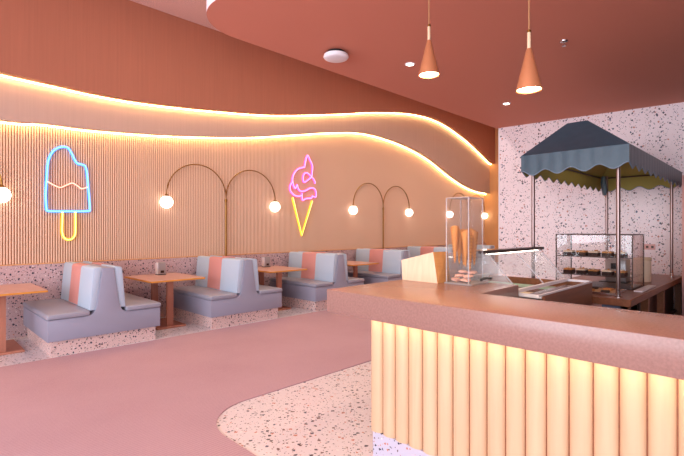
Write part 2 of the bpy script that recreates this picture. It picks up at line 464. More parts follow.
def led_ribbon(wave, va, vb):
    bm = bmesh.new()
    rows = []
    for (u, z) in wave:
        rows.append([bm.verts.new((u, va, z - .004)), bm.verts.new((u, vb, z - .004)), bm.verts.new((u, vb, z - .016)), bm.verts.new((u, va, z - .016))])
    for A, B in zip(rows, rows[1:]):
        for j in range(4): bm.faces.new((A[j], A[(j + 1) % 4], B[(j + 1) % 4], B[j]))
    bm.faces.new(rows[0][::-1]); bm.faces.new(rows[-1])
    o = link_mesh('led_strip', bm, 'led', wl)
    o['label'] = 'glowing warm light strip under the wavy edge'
led_ribbon(W1, V2 - .055, V2 - .03)
led_ribbon(W2, VW - .068, VW - .043)

struct(box('wall_end', UE, UE + .2, VB, VW + .2, 0, ZC, 'end_wall'), 'golden tan far end wall')
# street wall and rear wall with windows
def window_wall(name, plane, spans, horizontal_u):
    th = .2
    lo, hi = (VB - .2, VW + .2) if not horizontal_u else (U0, UE)
    bm = bmesh.new()
    edges = [lo] + [e for s in spans for e in s] + [hi]
    def add(a, b, z0, z1):
        if horizontal_u: box_bm(a, b, plane - th, plane, z0, z1, bm=bm)
        else: box_bm(plane - th, plane, a, b, z0, z1, bm=bm)
    for i in range(0, len(edges), 2): add(edges[i], edges[i + 1], 0, ZC)
    for a, b in spans: add(a, b, 0, WZ0); add(a, b, WZ1, ZC)
    return struct(link_mesh(name, bm, 'wall_paint' if not horizontal_u else 'rear_paint'))
window_wall('wall_street', U0, WIN_U, False)
window_wall('wall_rear', VB, WIN_V, True)
n_win = 0
for spans, hu, plane in ((WIN_U, False, U0), (WIN_V, True, VB)):
    for a, b in spans:
        n_win += 1
        e = bpy.data.objects.new(f'window_{n_win}', None); COL.objects.link(e); struct(e, 'tall shop window')
        for k in range(3):
            m = a + (b - a) * k / 2
            c0, c1 = (m - .03, m + .03) if k == 1 else ((m, m + .06) if k == 0 else (m - .06, m))
            if hu: box('frame', c0, c1, plane - .14, plane - .06, WZ0, WZ1, 'black', e)
            else: box('frame', plane - .14, plane - .06, c0, c1, WZ0, WZ1, 'black', e)
        for k in range(2):
            p0 = a + (b - a) * k / 2 + .06; p1 = a + (b - a) * (k + 1) / 2 - .06
            if hu: box('pane', p0, p1, plane - .105, plane - .095, WZ0, WZ1, 'glass', e)
            else: box('pane', plane - .105, plane - .095, p0, p1, WZ0, WZ1, 'glass', e)
# terrazzo kitchen wall: slightly turned partition that ends under the bulkhead edge
def wall_u(v): return 6.749 + (3.22 - v) * .1138
prism('wall_kitchen', [(wall_u(3.22), 3.22), (wall_u(VB), VB), (wall_u(VB) + .2, VB), (wall_u(3.22) + .18, 3.22)], 'z', 0, ZB, 'tz_wall')
struct(bpy.data.objects['wall_kitchen'], 'pinkish white terrazzo wall behind the canopy')
box('edge_trim', wall_u(3.22) - .006, wall_u(3.22) + .19, 3.22, 3.235, 0, ZB, 'white', bpy.data.objects['wall_kitchen'])
struct(box('wall_corridor', wall_u(3.22) + .2, UE, 3.04, 3.22, 0, ZB, 'wall_paint'), 'plain wall behind the kitchen partition')

# ------------------------------------------------------------------ booths
VF, VBK = 5.95, 7.325
def booth_profile():
    half = .645; zt = .43; out = [(-half, .18), (half, .18), (half, zt - .01), (half - .01, zt)]
    # right shoulder: fillet then slanted rise
    fil = [(.26, zt), (.20, zt + .008), (.165, zt + .030), (.142, zt + .070), (.128, zt + .12), (.068, .988), (.058, 1.0)]
    out += fil
    out += [(-x, z) for x, z in fil[::-1]]
    out += [(-half + .01, zt), (-half, zt - .01)]
    return out
def make_booth():
    t = thing('dining_booth', '', 'booth')
    box('plinth', -.60, .60, VF + .05, VBK, 0, .18, 'tz_base', t)
    prism('body', booth_profile(), 'y', VF, VBK, 'vinyl', t, bevel=.006)
    for s in (-1, 1):
        x0, x1 = sorted((s * .205, s * .655))
        box('seat_cushion', x0, x1, VF - .012, VBK - .01, .432, .498, 'vinyl_seat', t, bevel=.022, seg=3)
        # back cushion: slanted slab
        pts = [(s * .130, .49), (s * .210, .49), (s * .168, .975), (s * .155, 1.004), (s * .075, 1.012), (s * .068, .988)]
        c = prism('back_cushion', pts, 'y', VF + .012, VBK - .01, 'vinyl_blue', t, bevel=.012)
        g = .004
        q = [(s * .145, .502), (s * (.210 + g), .502), (s * (.168 + g), .975 + g), (s * (.155 + g), 1.004 + g), (s * .073, 1.012 + g), (s * .068, .990)]
        st = prism('stripe', q, 'y', 6.47, 6.88, 'vinyl_pink', c, bevel=.005)
        st['label'] = 'coral pink centre stripe'
    return t
booth_u = [-.18 + 2.035 * i for i in range(0, 7)]
booth_labels = [
    None,
    'grey two-sided booth seat nearest the left, under the blue ice block neon sign',
    'grey two-sided booth seat under the brass arc lamp between two neon signs',
    'grey two-sided booth seat under the cone neon sign, partly behind the counter corner',
    'grey two-sided booth seat under the brass lamp right of the cone sign',
    'grey booth back showing just above the pale wooden block',
    'farthest grey booth back, seen through the clear cone stand',
]
bp = None
for i in range(1, 7):
    if bp is None: o = bp = make_booth()
    else: o = copy_tree(bp)
    o.location = (booth_u[i], 0, 0); o['label'] = booth_labels[i]; o['group'] = 'booth seats along the reeded wall'

# ------------------------------------------------------------------ tables and napkin dispensers
def make_table():
    t = thing('booth_table', '', 'table')
    top = box('tabletop', -.41, .41, 6.25, 7.265, .722, .75, ['tabletop', 'ply_edge'], t, bevel=.003, seg=1)
    for f in top.data.polygons: f.material_index = 1 if abs(f.normal.z) < .5 else 0
    box('leg', -.05, .045, 6.54, 6.585, .03, .722, 'table_leg', t)
    box('leg', -.05, .045, 7.10, 7.145, .03, .722, 'table_leg', t)
    box('foot_plate', -.22, .22, 6.49, 7.20, .0, .03, 'table_leg', t, bevel=.004, seg=1)
    return t
def make_dispenser():
    t = thing('napkin_dispenser', '', 'dispenser')
    box('body', -.035, .085, -.05, .05, .008, .195, 'dispenser_grey', t, bevel=.008)
    box('chrome_face', -.045, -.036, -.046, .046, .012, .19, 'dispenser_face', t, bevel=.003, seg=1)
    box('opening', .0, .055, -.054, -.049, .03, .07, 'dark_bar', t)
    box('base', -.04, .09, -.055, .055, 0, .01, 'black', t)
    return t
tab_labels = [
    'salmon table cut off by the left edge of the photo',
    'salmon table between the first and second booth from the left',
    'salmon table between the second and third booth from the left',
    'salmon table behind the counter corner, below the right brass lamp',
    'salmon table hidden mostly behind the pale wooden block',
    'farthest salmon table behind the clear cone stand',
]
dis_labels = [
    None,
    'chrome napkin dispenser on the table beside the left lamp and second booth',
    'chrome napkin dispenser on the table left of the cone neon sign booth',
    'napkin dispenser on the table behind the counter corner',
    'napkin dispenser on the table behind the pale wooden block',
    'farthest napkin dispenser, behind the clear cone stand',
]
tp = dp = None
for i in range(6):
    u = (booth_u[i] + booth_u[i + 1]) / 2 + .03
    if tp is None: o = tp = make_table()
    else: o = copy_tree(tp)
    o.location = (u, 0, 0); o['label'] = tab_labels[i]; o['group'] = 'tables between the booths'
    if dis_labels[i]:
        if dp is None: d = dp = make_dispenser()
        else: d = copy_tree(dp)
        d.location = (u + .06, 7.09, .75); d['label'] = dis_labels[i]; d['group'] = 'napkin dispensers on the tables'

# ------------------------------------------------------------------ arc lamps
def make_lamp():
    t = thing('arc_lamp', '', 'lamp')
    lathe('base', [(.034, 0), (.034, .01), (.02, .02)], 'brass', t)
    tube('pole', [(0, 0, .015), (0, 0, 2.04)], .017, 'brass', t, 10)
    R = .56
    lathe('collar', [(.021, 1.98), (.024, 2.0), (.021, 2.03)], 'brass', t)
    for s in (-1, 1):
        path = [(0, 0, 2.02)]
        for k in range(25):
            a = PI - PI * k / 24
            path.append((s * (R + R * math.cos(a)), 0, 2.06 + R * math.sin(a) * 1.0))
        path.append((s * 2 * R, 0, 2.03))
        tube('arm', path, .010, 'brass', t, 8)
        lathe('globe_socket', [(.03, 2.025), (.036, 2.03), (.03, 2.06), (.012, 2.07)], 'brass', t, 16, (s * 2 * R, 0, 0))
        sphere('globe', (s * 2 * R, 0, 1.932), .105, 'globe', t)
    return t
lamp_labels = [
    'brass arc lamp whose right globe shows at the left photo edge',
    'brass double arc lamp with two white globes between the neon signs',
    'brass double arc lamp with two white globes right of the cone neon sign',
    'farthest brass double arc lamp, seen through the clear cone stand',
]
lp = None
for i, u in enumerate((-.14, 4.32, 8.87, 13.2)):
    if lp is None: o = lp = make_lamp()
    else: o = copy_tree(lp)
    o.location = (u, 7.355 if i else 7.30, 0); o['label'] = lamp_labels[i]; o['group'] = 'brass arc lamps along the wall'
    o.location.y = 7.367
    # notch: lamps stand behind the booths against the dado

# ------------------------------------------------------------------ neon signs
VN = 7.40
def neon_path(zoompts, ox, oy, sc):
    return [at_v(ox + x / sc, oy + y / sc, VN) for x, y in zoompts]
def neon_tube(name, pts, mat, parent, r=.017, closed=False, per=5, sharp=False):
    if closed: pts = pts + [pts[0]]
    path = [Vector(p) for p in pts] if sharp else spline([tuple(p) for p in pts], per)
    if closed: path = path[:-1]
    o = link_mesh(name, tube_bm(path, r, 8, closed), mat, parent, True)
    c = link_mesh('core', tube_bm([p + Vector((0, -r * .75, 0)) for p in path], r * .5, 6, closed), mat + '_core', o, True)
    return o
t = thing('neon_sign', 'blue neon ice block sign with yellow stick on the reeded wall', 'neon sign')
neon_tube('blue_outline', neon_path([(68, 285), (65, 230), (68, 170), (75, 90), (95, 48), (125, 30), (155, 32), (172, 55), (185, 82), (197, 98), (215, 102), (232, 116), (240, 180), (245, 240), (248, 285), (240, 295), (160, 296), (78, 295)], 30, 140, 4.15), 'neon_blue', t, closed=True)
neon_tube('peach_wave', neon_path([(72, 172), (95, 185), (125, 197), (150, 188), (175, 179), (195, 189), (215, 202), (240, 195)], 30, 140, 4.15), 'neon_peach', t, .011)
neon_tube('yellow_stick', neon_path([(134, 299), (133, 345), (133, 385), (143, 407), (160, 414), (178, 407), (187, 388), (188, 345), (188, 299)], 30, 140, 4.15), 'neon_yellow', t)
for (x, y) in ((75, 292), (240, 292), (120, 34), (135, 380), (186, 380)):
    p = neon_path([(x, y)], 30, 140, 4.15)[0]
    tube('standoff', [(p.x, VW - .012, p.z), (p.x, VN, p.z)], .006, 'chrome', t, 6)
t = thing('neon_sign', 'pink and yellow neon soft-serve cone sign on the wall', 'neon sign')
for nm, pts in (('pink_peak', [(155, 130), (160, 95), (177, 42), (195, 75), (215, 125), (208, 205)]),
                ('pink_swirl', [(155, 130), (105, 145), (75, 180), (63, 225), (72, 275), (85, 292), (98, 265), (105, 290), (122, 312), (155, 312), (200, 290), (232, 297), (243, 330), (238, 358), (215, 352), (205, 366), (165, 370), (142, 382), (135, 360), (135, 330)]),
                ('pink_rim', [(62, 240), (45, 275), (48, 310), (75, 342), (108, 352), (135, 345)]),
                ('pink_curl', [(208, 205), (155, 245), (143, 215), (152, 182), (175, 175), (208, 205), (228, 228), (235, 255)])):
    neon_tube(nm, neon_path(pts, 284, 150, 7.6), 'neon_pink', t, .019)
neon_tube('yellow_cone', neon_path([(57, 240), (98, 412), (146, 255)], 280, 145, 4.56), 'neon_yellow', t, .024, sharp=True)
for (x, y) in ((72, 275), (205, 366), (177, 45), (135, 650)):
    p = neon_path([(x, y)], 284, 150, 7.6)[0]
    tube('standoff', [(p.x, VW - .012, p.z), (p.x, VN, p.z)], .006, 'chrome', t, 6)

# ------------------------------------------------------------------ ceiling fittings
p = at_z(336, 52, ZB)
t = thing('ceiling_speaker', 'round white disc fitting on the coral ceiling above the left wall lights', 'ceiling fitting', (p.x, p.y, ZB))
lathe('mount', [(.08, -.030), (.08, 0)], 'black', t, 32)
lathe('cover', [(.085, -.066), (.105, -.060), (.114, -.048), (.110, -.029)], 'white', t, 32)
def downlight(px, py, label):
    p = at_z(px, py, ZB)
    t = thing('downlight', label, 'downlight', (p.x, p.y, ZB), 'recessed downlights in the bulkhead')
    lathe('rim', [(.036, -.001), (.036, -.006), (.048, -.005), (.050, 0)], 'white', t, 24, capped=False)
    lathe('lens', [(.037, -.004), (.037, -.001)], 'spot_lens', t, 24)
    d = bpy.data.lights.new('downlight_beam', 'SPOT'); d.energy = 28; d.spot_size = 1.5; d.spot_blend = .6; d.color = (1, .84, .66); d.shadow_soft_size = .04
    o = bpy.data.objects.new('downlight_beam', d); COL.objects.link(o); o.parent = t; o.location = (0, 0, -.02)
downlight(410, 64, 'round recessed downlight left of the smaller-looking copper pendant')
downlight(506.5, 103.5, 'round recessed downlight below left of the right copper pendant')
p = at_z(564, 41, ZB)
t = thing('sprinkler_head', 'small metal sprinkler head on the coral ceiling', 'sprinkler', (p.x, p.y, ZB))
lathe('escutcheon', [(.012, -.012), (.03, -.006), (.032, 0)], 'steel', t, 16)
lathe('nozzle', [(.007, -.040), (.008, -.012)], 'steel', t, 10)
lathe('deflector', [(.018, -.044), (.018, -.041)], 'steel', t, 12)

def pendant(px, py, label):
    u = 2.2
    a = at_u(px, py, u)
    t = thing('pendant_lamp', label, 'pendant lamp', (a.x, a.y, a.z), 'copper cone pendants over the counter')
    lathe('shade', [(.0595, 0), (.0615, .002), (.013, .203), (.010, .206), (.009, .203), (.0575, .002)], 'copper', t, 32, capped=False)
    lathe('stem', [(.0085, .2), (.0085, .285), (.006, .29)], 'stem', t, 12)
    lathe('stem_cap', [(.010, .285), (.010, .295), (.004, .30)], 'brass', t, 12)
    tube('cord', [(0, 0, .29), (0, 0, ZB - a.z - .02)], .0032, 'cord', t, 6)
    lathe('ceiling_rose', [(.045, ZB - a.z - .02), (.05, ZB - a.z - .015), (.05, ZB - a.z)], 'copper', t, 20)
    lathe('bulb', [(.030, .002), (.050, .006), (.0535, .011), (.04, .05), (.02, .09)], 'bulb', t, 24)
    d = bpy.data.lights.new('pendant_glow', 'SPOT'); d.energy = 34; d.spot_size = 2.2; d.spot_blend = .8; d.color = (1, .72, .45); d.shadow_soft_size = .04
    o = bpy.data.objects.new('pendant_glow', d); COL.objects.link(o); o.parent = t; o.location = (0, 0, -.02)
pendant(429, 75.5, 'left copper cone pendant lamp hanging on a tan cord')
pendant(529, 90.5, 'right copper cone pendant lamp hanging lower on a tan cord')

# ------------------------------------------------------------------ main counter
UC0, UC1, VC1, ZT = 1.965, 2.50, 2.105, 1.09
VCE = -1.6
t = thing('serving_counter', 'long serving counter with fluted pale wooden front and thick stone top', 'counter', (0, 0, 0))
prism('countertop', [(UC0, VCE), (UC1, VCE), (UC1, 1.32), (3.06, 1.32), (3.06, VC1), (UC0, VC1)], 'z', ZT - .145, ZT, 'stone', t, bevel=.004)
UF, VFL = 2.18, 1.905
box('body', UF - .005, UC1 - .02, VCE + .05, VFL - .02, .19, ZT - .145, 'brown_wood', t)
box('return_body', UC1 - .02, 3.04, 1.345, VC1 - .245, .0, ZT - .145, 'brown_wood', t)
box('kick', UF - .045 + .02, UC1 - .02, VCE + .05, VFL - .03, 0, .19, 'tz_kick', t)
pitch = .1
def flute_mesh():
    bm = bmesh.new(); n = 12; r = pitch / 2 - .0022
    A, B = [], []
    for i in range(n + 1):
        a = PI * i / n
        A.append(bm.verts.new((-r * math.sin(a) * .7, -r * math.cos(a), .19))); B.append(bm.verts.new((-r * math.sin(a) * .7, -r * math.cos(a), ZT - .146)))
    for i in range(n): bm.faces.new((A[i], B[i], B[i + 1], A[i + 1]))
    bm.faces.new((A[0], A[n], B[n], B[0])); bm.faces.new(A); bm.faces.new(B[::-1])
    bmesh.ops.recalc_face_normals(bm, faces=bm.faces)
    for f in bm.faces: f.smooth = True
    for e in bm.edges:
        if len(e.link_faces) == 2 and e.calc_face_angle(0) > .7: e.smooth = False
    me = bpy.data.meshes.new('flute'); bm.to_mesh(me); bm.free(); me.materials.append(M['flute']); return me
fm = flute_mesh()
v = VFL - pitch / 2
while v > VCE + .1:
    o = bpy.data.objects.new('flute', fm); COL.objects.link(o); o.parent = t; o.location = (UF, v, 0); v -= pitch
u = UF + pitch / 2 + .0
while u < UC1 - .02:
    o = bpy.data.objects.new('flute', fm); COL.objects.link(o); o.parent = t; o.location = (u, VFL - .02, 0); o.rotation_euler = (0, 0, -PI / 2); u += pitch
o = box('led_strip', UC0 + .10, UC0 + .125, VCE + .1, VFL + .02, ZT - .153, ZT - .146, 'led_counter', t)
o['label'] = 'warm light strip under the stone overhang'

# pale wooden block on the counter return
b = [at_z(401.4, 277.8, ZT), at_z(435, 281.8, ZT)]
u0, va, vb = 2.745, 1.775, 2.088
t = thing('wooden_block_stand', 'pale angular wooden block stand on the counter beside the cone stand', 'stand', (0, 0, 0))
bm = bmesh.new()
F_ = [(u0, vb, ZT), (u0, va, ZT), (u0 + .012, va + .045, ZT + .222), (u0 + .012, vb + .02, ZT + .150)]
Bk = [(u0 + .17, vb, ZT), (u0 + .17, va, ZT), (u0 + .17, va + .02, ZT + .222), (u0 + .17, vb + .02, ZT + .150)]
A = [bm.verts.new(q) for q in F_]; B = [bm.verts.new(q) for q in Bk]
bm.faces.new(A); bm.faces.new(B[::-1])
for i in range(4): bm.faces.new((A[i], B[i], B[(i + 1) % 4], A[(i + 1) % 4]))
o = link_mesh('block', bm, ['maple_side', 'maple'], t)
for f in o.data.polygons: f.material_index = 1 if f.normal.x < -.7 else 0

# ------------------------------------------------------------------ clear cone stand
u0, u1, v0, v1, zt = 2.80, 3.00, 1.56, 1.735, ZT + .61
t = thing('cone_stand', 'tall clear acrylic stand holding waffle cones on the counter', 'cone stand', (0, 0, 0))
box('base_plate', u0 - .015, u1 + .03, v0 - .03, v1 + .01, ZT, ZT + .008, 'acrylic_edge', t)
th = .004
box('side_panel', u0, u0 + th, v0, v1, ZT + .008, zt, 'acrylic', t)
box('side_panel', u1 - th, u1, v0, v1, ZT + .008, zt, 'acrylic', t)
box('side_panel', u0 + th, u1 - th, v0, v0 + th, ZT + .008, zt, 'acrylic', t)
box('side_panel', u0 + th, u1 - th, v1 - th, v1, ZT + .008, zt, 'acrylic', t)
box('lid', u0, u1, v0, v1, zt, zt + .005, 'acrylic_edge', t)
for (a, b_) in ((u0, v0), (u0, v1), (u1, v0), (u1, v1)):
    box('corner_edge', a - .003, a + .003, b_ - .003, b_ + .003, ZT + .008, zt, 'acrylic_edge', t)
zs = ZT + .33
bm = bmesh.new()
sh = box('shelf', u0 + th, u1 - th, v0 + th, v1 - th, ZT + .184, ZT + .189, 'acrylic', t)
def cone_mesh():
    prof = [(.002, 0), (.007, .02), (.025, .19), (.0305, .255), (.0285, .256), (.0235, .19), (.005, .03)]
    bm = lathe_bm(prof, 18, capped=False)
    for v in bm.verts:   # wrapped rim: higher on one side
        if v.co.z > .19: v.co.z += .014 * math.sin(math.atan2(v.co.y, v.co.x))
    for f in bm.faces: f.smooth = True
    me = bpy.data.meshes.new('waffle_cone'); bm.to_mesh(me); bm.free(); me.materials.append(M['waffle']); return me
cm = cone_mesh()
cone_spots = [(.038, .045, .0), (.038, .13, .02), (.100, .045, -.03), (.100, .13, .01), (.162, .045, .0), (.162, .13, -.005)]
cone_labels = ['front left waffle cone in the clear stand', 'back left waffle cone in the clear stand', 'front middle waffle cone, lowest in the clear stand',
               'back middle waffle cone in the clear stand', 'front right waffle cone in the clear stand', 'back right waffle cone in the clear stand']
for k, (a, b_, dz) in enumerate(cone_spots):
    o = bpy.data.objects.new('waffle_cone', cm); COL.objects.link(o)
    o.location = (u0 + a, v0 + b_, ZT + .125 + dz); o.rotation_euler = (random.uniform(-.02, .02), random.uniform(-.02, .02), random.uniform(0, 6))
    tag(o, cone_labels[k], 'waffle cone', 'waffle cones in the clear stand')
# pink paper packets and black tongs in the stand's base
for k in range(6):
    a, b_ = u0 + .045 + .05 * (k % 3), v0 + .050 + .075 * (k // 3)
    bm = bmesh.new(); bmesh.ops.create_icosphere(bm, subdivisions=2, radius=1)
    for v in bm.verts:
        d = 1 + random.uniform(-.22, .18)
        v.co = Vector((v.co.x * .046 * d, v.co.y * .034 * d, .012 + v.co.z * .012 * d))
    o = link_mesh('paper_packet', bm, 'pink_paper', None, False)
    o.location = (a, b_, ZT + .016 + .024 * (k % 3)); o.rotation_euler = (random.uniform(-.08, .08), random.uniform(-.08, .08), random.uniform(-.2, .2))
    tag(o, f'{["lowest", "middle", "topmost"][k % 3]} crumpled pink paper packet at the {["front", "back"][k // 3]} of the clear cone stand base', 'packet', 'pink packets in the cone stand')
t = thing('tongs', 'short black serving tongs beside the pink packets', 'tongs', (u1 + .0, v0 - .022, ZT + .008))
for s in (-1, 1):
    tube('arm', [(-.06, s * .002, .022), (.0, s * .012, .028), (.05, s * .008, .024)], [.006, .007, .009], 'black', t, 8)
    lathe('grip', [(.008, .0), (.014, .006), (.012, .016)], 'black', t, 12, (.055, s * .008, .014))
lathe('hinge', [(.008, .012), (.010, .02), (.008, .03)], 'black', t, 10, (-.062, 0, 0))

# ------------------------------------------------------------------ gelato display case
g0, g1, h0, h1, zr = 3.10, 4.14, 1.16, 2.10, 1.04
t = thing('gelato_case', 'low glass gelato display with white rim and dark top bar behind the counter', 'display case', (0, 0, 0))
box('body', g0, g1, h0, h1, 0, zr - .25, 'brown_wood', t)
box('side_wall', g0, g1, h0, h0 + .02, zr - .25, zr - .012, 'brown_wood', t)
box('side_wall', g0, g1, h1 - .02, h1, zr - .25, zr - .012, 'white', t)
box('side_wall', g0, g0 + .02, h0 + .02, h1 - .02, zr - .25, zr - .012, 'white', t)
box('side_wall', g1 - .02, g1, h0 + .02, h1 - .02, zr - .25, zr - .012, 'brown_wood', t)
box('rim', g0 - .1, g1, h0, h0 + .014, zr - .012, zr, 'white', t)
box('rim', g0 - .1 + .1, g1, h0 + .18, h0 + .205, zr - .012, zr + .012, 'white', t)
box('rim', g1 - .03, g1, h0 + .014, h0 + .18, zr - .012, zr + .006, 'white', t)
box('rim', g0, g1, h1 - .03, h1, zr - .012, zr + .006, 'white', t)
box('work_ledge', g0, g1 - .03, h0 + .014, h0 + .18, zr - .05, zr - .035, 'steel', t)
for k, mt in enumerate(('gel_a', 'gel_b', 'gel_c', 'gel_d')):
    a = g0 + .04 + k * .245
    pn = box('pan', a, a + .225, h0 + .23, h1 - .05, zr - .20, zr - .10, 'steel', t)
    box('gelato', a + .008, a + .217, h0 + .24, h1 - .06, zr - .10, zr - .065, mt, pn, bevel=.012)
bv, bz = 1.60, 1.318
box('top_bar', g0 - .02, g1 + .03, bv - .035, bv + .035, bz - .022, bz + .0, 'dark_bar', t)
box('top_glass', g0, g1, bv + .035, bv + .17, bz - .01, bz - .004, 'glass', t)
box('led_strip', g0 + .05, g1 - .05, bv - .012, bv + .012, bz - .032, bz - .0221, 'led_white', t)
# curved front glass on the customer side
gp = spline([(bv + .17, bz - .007, 0), (bv + .30, bz - .03, 0), (bv + .42, bz - .10, 0), (bv + .48, bz - .2, 0), (h1 - .015, zr + .006, 0)], 6)
th = .006
prism('front_glass', [(q.x, q.y) for q in gp] + [(q.x - th, q.y - .003) for q in gp[::-1]], 'x', g0, g1, 'case_glass', t, smooth=True)
endp = [(q.x - .008, q.y - .004) for q in gp[1:]] + [(h0 + .21, zr + .012), (bv - .02, bz - .024)]
for a in (g0 + .005, g1 - .011):
    prism('end_glass', endp, 'x', a, a + .006, 'case_glass', t)
for a in (g0 + .03, g0 + .52, g1 - .03):
    tube('strut', [(a, bv - .01, bz - .02), (a + .0, h0 + .2, zr + .005)], .006, 'acrylic_edge', t, 8)

# ------------------------------------------------------------------ back counter with canopy
c0, c1, d0, d1, zc = 4.23, wall_u(1.82) - .01, .90, 1.82, .90
t = thing('back_counter', 'brown wooden back counter with open shelves under the canopy', 'counter', (0, 0, 0))
box('worktop', c0, c1 - .0, d0, d1, zc - .06, zc, 'brown_wood', t, bevel=.004, seg=1)
box('end_panel', c0 + .03, c0 + .05, d0 + .03, d0 + .22, 0, zc - .06, 'blue_panel', t)
box('end_panel', c0 + .03, c0 + .05, d0 + .22, d1 - .03, 0, zc - .06, 'pink_panel', t)
box('back_panel', c0 + .05, c1 - .05, d1 - .06, d1 - .04, 0, zc - .06, 'dark_wood', t)
box('back_panel', c0 + .80, c1 - .06, d0 + .10, d0 + .12, .1, zc - .06, 'dark_wood', t)  # dark sheet added close behind the posts, standing in for shelf shade
box('plinth', c0 + .05, c1 - .05, d0 + .05, d1 - .06, 0, .1, 'dark_wood', t)
box('shelf', c0 + .05, c1 - .05, d0 + .06, d1 - .06, .46, .485, 'dark_wood', t)
for k, a in enumerate((c0 + .03, c0 + .75, c0 + 1.5, c1 - .10)):
    box('post', a, a + .06, d0 + .02, d0 + .08, 0, zc - .06, 'brown_wood', t)
# a tall cabinet at the right edge
t = thing('tall_cabinet', 'tall pale pink cabinet at the right edge beyond the canopy', 'cabinet', (0, 0, 0))
box('carcass', 6.20, 6.95, .10, .83, .08, 2.08, 'cabinet_pink', t, bevel=.006)
box('plinth', 6.24, 6.95, .14, .79, 0, .08, 'dark_wood', t)
box('door', 6.178, 6.198, .12, .462, .1, 2.06, 'cabinet_pink', t, bevel=.003, seg=1)
box('door', 6.178, 6.198, .468, .81, .1, 2.06, 'cabinet_pink', t, bevel=.003, seg=1)
tube('handle', [(6.165, .44, 1.0), (6.165, .44, 1.2)], .006, 'steel', t)

# canopy
t = thing('canopy', 'slate blue scalloped fabric canopy on four steel posts over the back counter', 'canopy', (0, 0, zc))
e0, e1, f0, f1, ze, zv, zg = 4.27, 6.88, .92, 1.82, 2.185 - zc, 2.015 - zc, 2.505 - zc
r0, r1, s0, s1 = 4.60, 6.50, 1.33, 1.51
def sheet(name, quad, mat, nu=10, nv=6, sag=.02, off=0, parent=t):
    """a fabric panel between four corners, sagging a little inwards, 3 mm thick"""
    bm = bmesh.new(); a, b, c, d = [Vector(q) for q in quad]
    nrm = (b - a).cross(d - a).normalized()
    if nrm.z < 0: nrm = -nrm
    g = []
    for i in range(nu + 1):
        row = []
        for j in range(nv + 1):
            s_, t_ = i / nu, j / nv
            p = (a * (1 - s_) + b * s_) * (1 - t_) + (d * (1 - s_) + c * s_) * t_
            p = p - nrm * (sag * math.sin(PI * s_) * math.sin(PI * t_) + off)
            row.append(bm.verts.new(p))
        g.append(row)
    for i in range(nu):
        for j in range(nv): bm.faces.new((g[i][j], g[i + 1][j], g[i + 1][j + 1], g[i][j + 1]))
    return link_mesh(name, bm, mat, parent, True)
roofs = {'front': [(e0, f1, ze), (e0, f0, ze), (r0, s0, zg), (r0, s1, zg)],
         'side': [(e0, f0, ze), (e1, f0, ze), (r1, s0, zg), (r0, s0, zg)],
         'back': [(e1, f0, ze), (e1, f1, ze), (r1, s1, zg), (r1, s0, zg)],
         'far': [(e1, f1, ze), (e0, f1, ze), (r0, s1, zg), (r1, s1, zg)],
         'top': [(r0, s0, zg), (r1, s0, zg), (r1, s1, zg), (r0, s1, zg)]}
for k, q in roofs.items():
    p_ = sheet('roof_panel', q, 'canvas_blue', sag=0.012 if k != 'top' else 0)
    l_ = sheet('lining', q, 'canvas_lining', sag=0.012 if k != 'top' else 0, off=.006, parent=p_)
def valance(a, b, nw, inward):
    a = Vector(a); b = Vector(b); L_ = (b - a); n = nw * 12
    for kind in ('out', 'in'):
        bm = bmesh.new(); top = []; bot = []; low = []
        for i in range(n + 1):
            s_ = i / n; p = a + L_ * s_
            wob = .002 * math.sin(2 * PI * s_ * nw * 2.0)
            base = Vector(inward) * (.006 if kind == 'in' else 0)
            top.append(bm.verts.new((p.x + base.x, p.y + base.y, ze)))
            z = zv + .024 * math.cos(2 * PI * s_ * nw) + (.003 if kind == 'in' else 0)
            bot.append(bm.verts.new((p.x + base.x + inward[0] * wob, p.y + base.y + inward[1] * wob, z)))
            low.append(Vector((p.x + inward[0] * (wob + .002), p.y + inward[1] * (wob + .002), z)))
        for i in range(n): bm.faces.new((top[i], top[i + 1], bot[i + 1], bot[i]))
        if kind == 'out':
            o = link_mesh('valance', bm, 'canvas_blue', t, True)
            link_mesh('piping', tube_bm(low, .005, 6), 'trim_pale', o, True)
        else:
            link_mesh('lining', bm, 'canvas_lining', o, True)
valance((e0, f1, 0), (e0, f0, 0), 4, (1, 0))
valance((e0, f0, 0), (e1, f0, 0), 11, (0, 1))
valance((e1, f0, 0), (e1, f1, 0), 4, (-1, 0))
valance((e1, f1, 0), (e0, f1, 0), 11, (0, -1))
posts = [(4.36, 1.02), (4.40, 1.755), (6.58, .98), (6.62, 1.68)]
for (a, b_) in posts:
    po = tube('post', [(a, b_, 0), (a, b_, ze - .01)], .0165, 'post_steel', t, 12)
    lathe('foot', [(.034, 0), (.034, .006), (.02, .012), (.02, .05), (.017, .052)], 'steel', po, 16, (a, b_, 0))
for q in (((e0 + .02, f0 + .02), (e1 - .02, f0 + .02)), ((e0 + .02, f1 - .02), (e1 - .02, f1 - .02)), ((e0 + .02, f0 + .02), (e0 + .02, f1 - .02)), ((e1 - .02, f0 + .02), (e1 - .02, f1 - .02))):
    tube('frame_rail', [(q[0][0], q[0][1], ze - .012), (q[1][0], q[1][1], ze - .012)], .009, 'dark_bar', t, 8)
tube('light_tube', [(4.9, 1.42, zg - .16), (6.1, 1.42, zg - .16)], .014, 'led_white', t, 10)
for a in (5.0, 6.0): tube('light_hanger', [(a, 1.42, zg - .15), (a, 1.42, zg - .006)], .003, 'steel', t, 6)
tube('fabric_tie', [(6.55, 1.70, ze - .02), (6.54, 1.70, ze - .10), (6.56, 1.69, ze - .20), (6.54, 1.69, ze - .26)], [.025, .035, .035, .02], 'canvas_blue', t, 8)

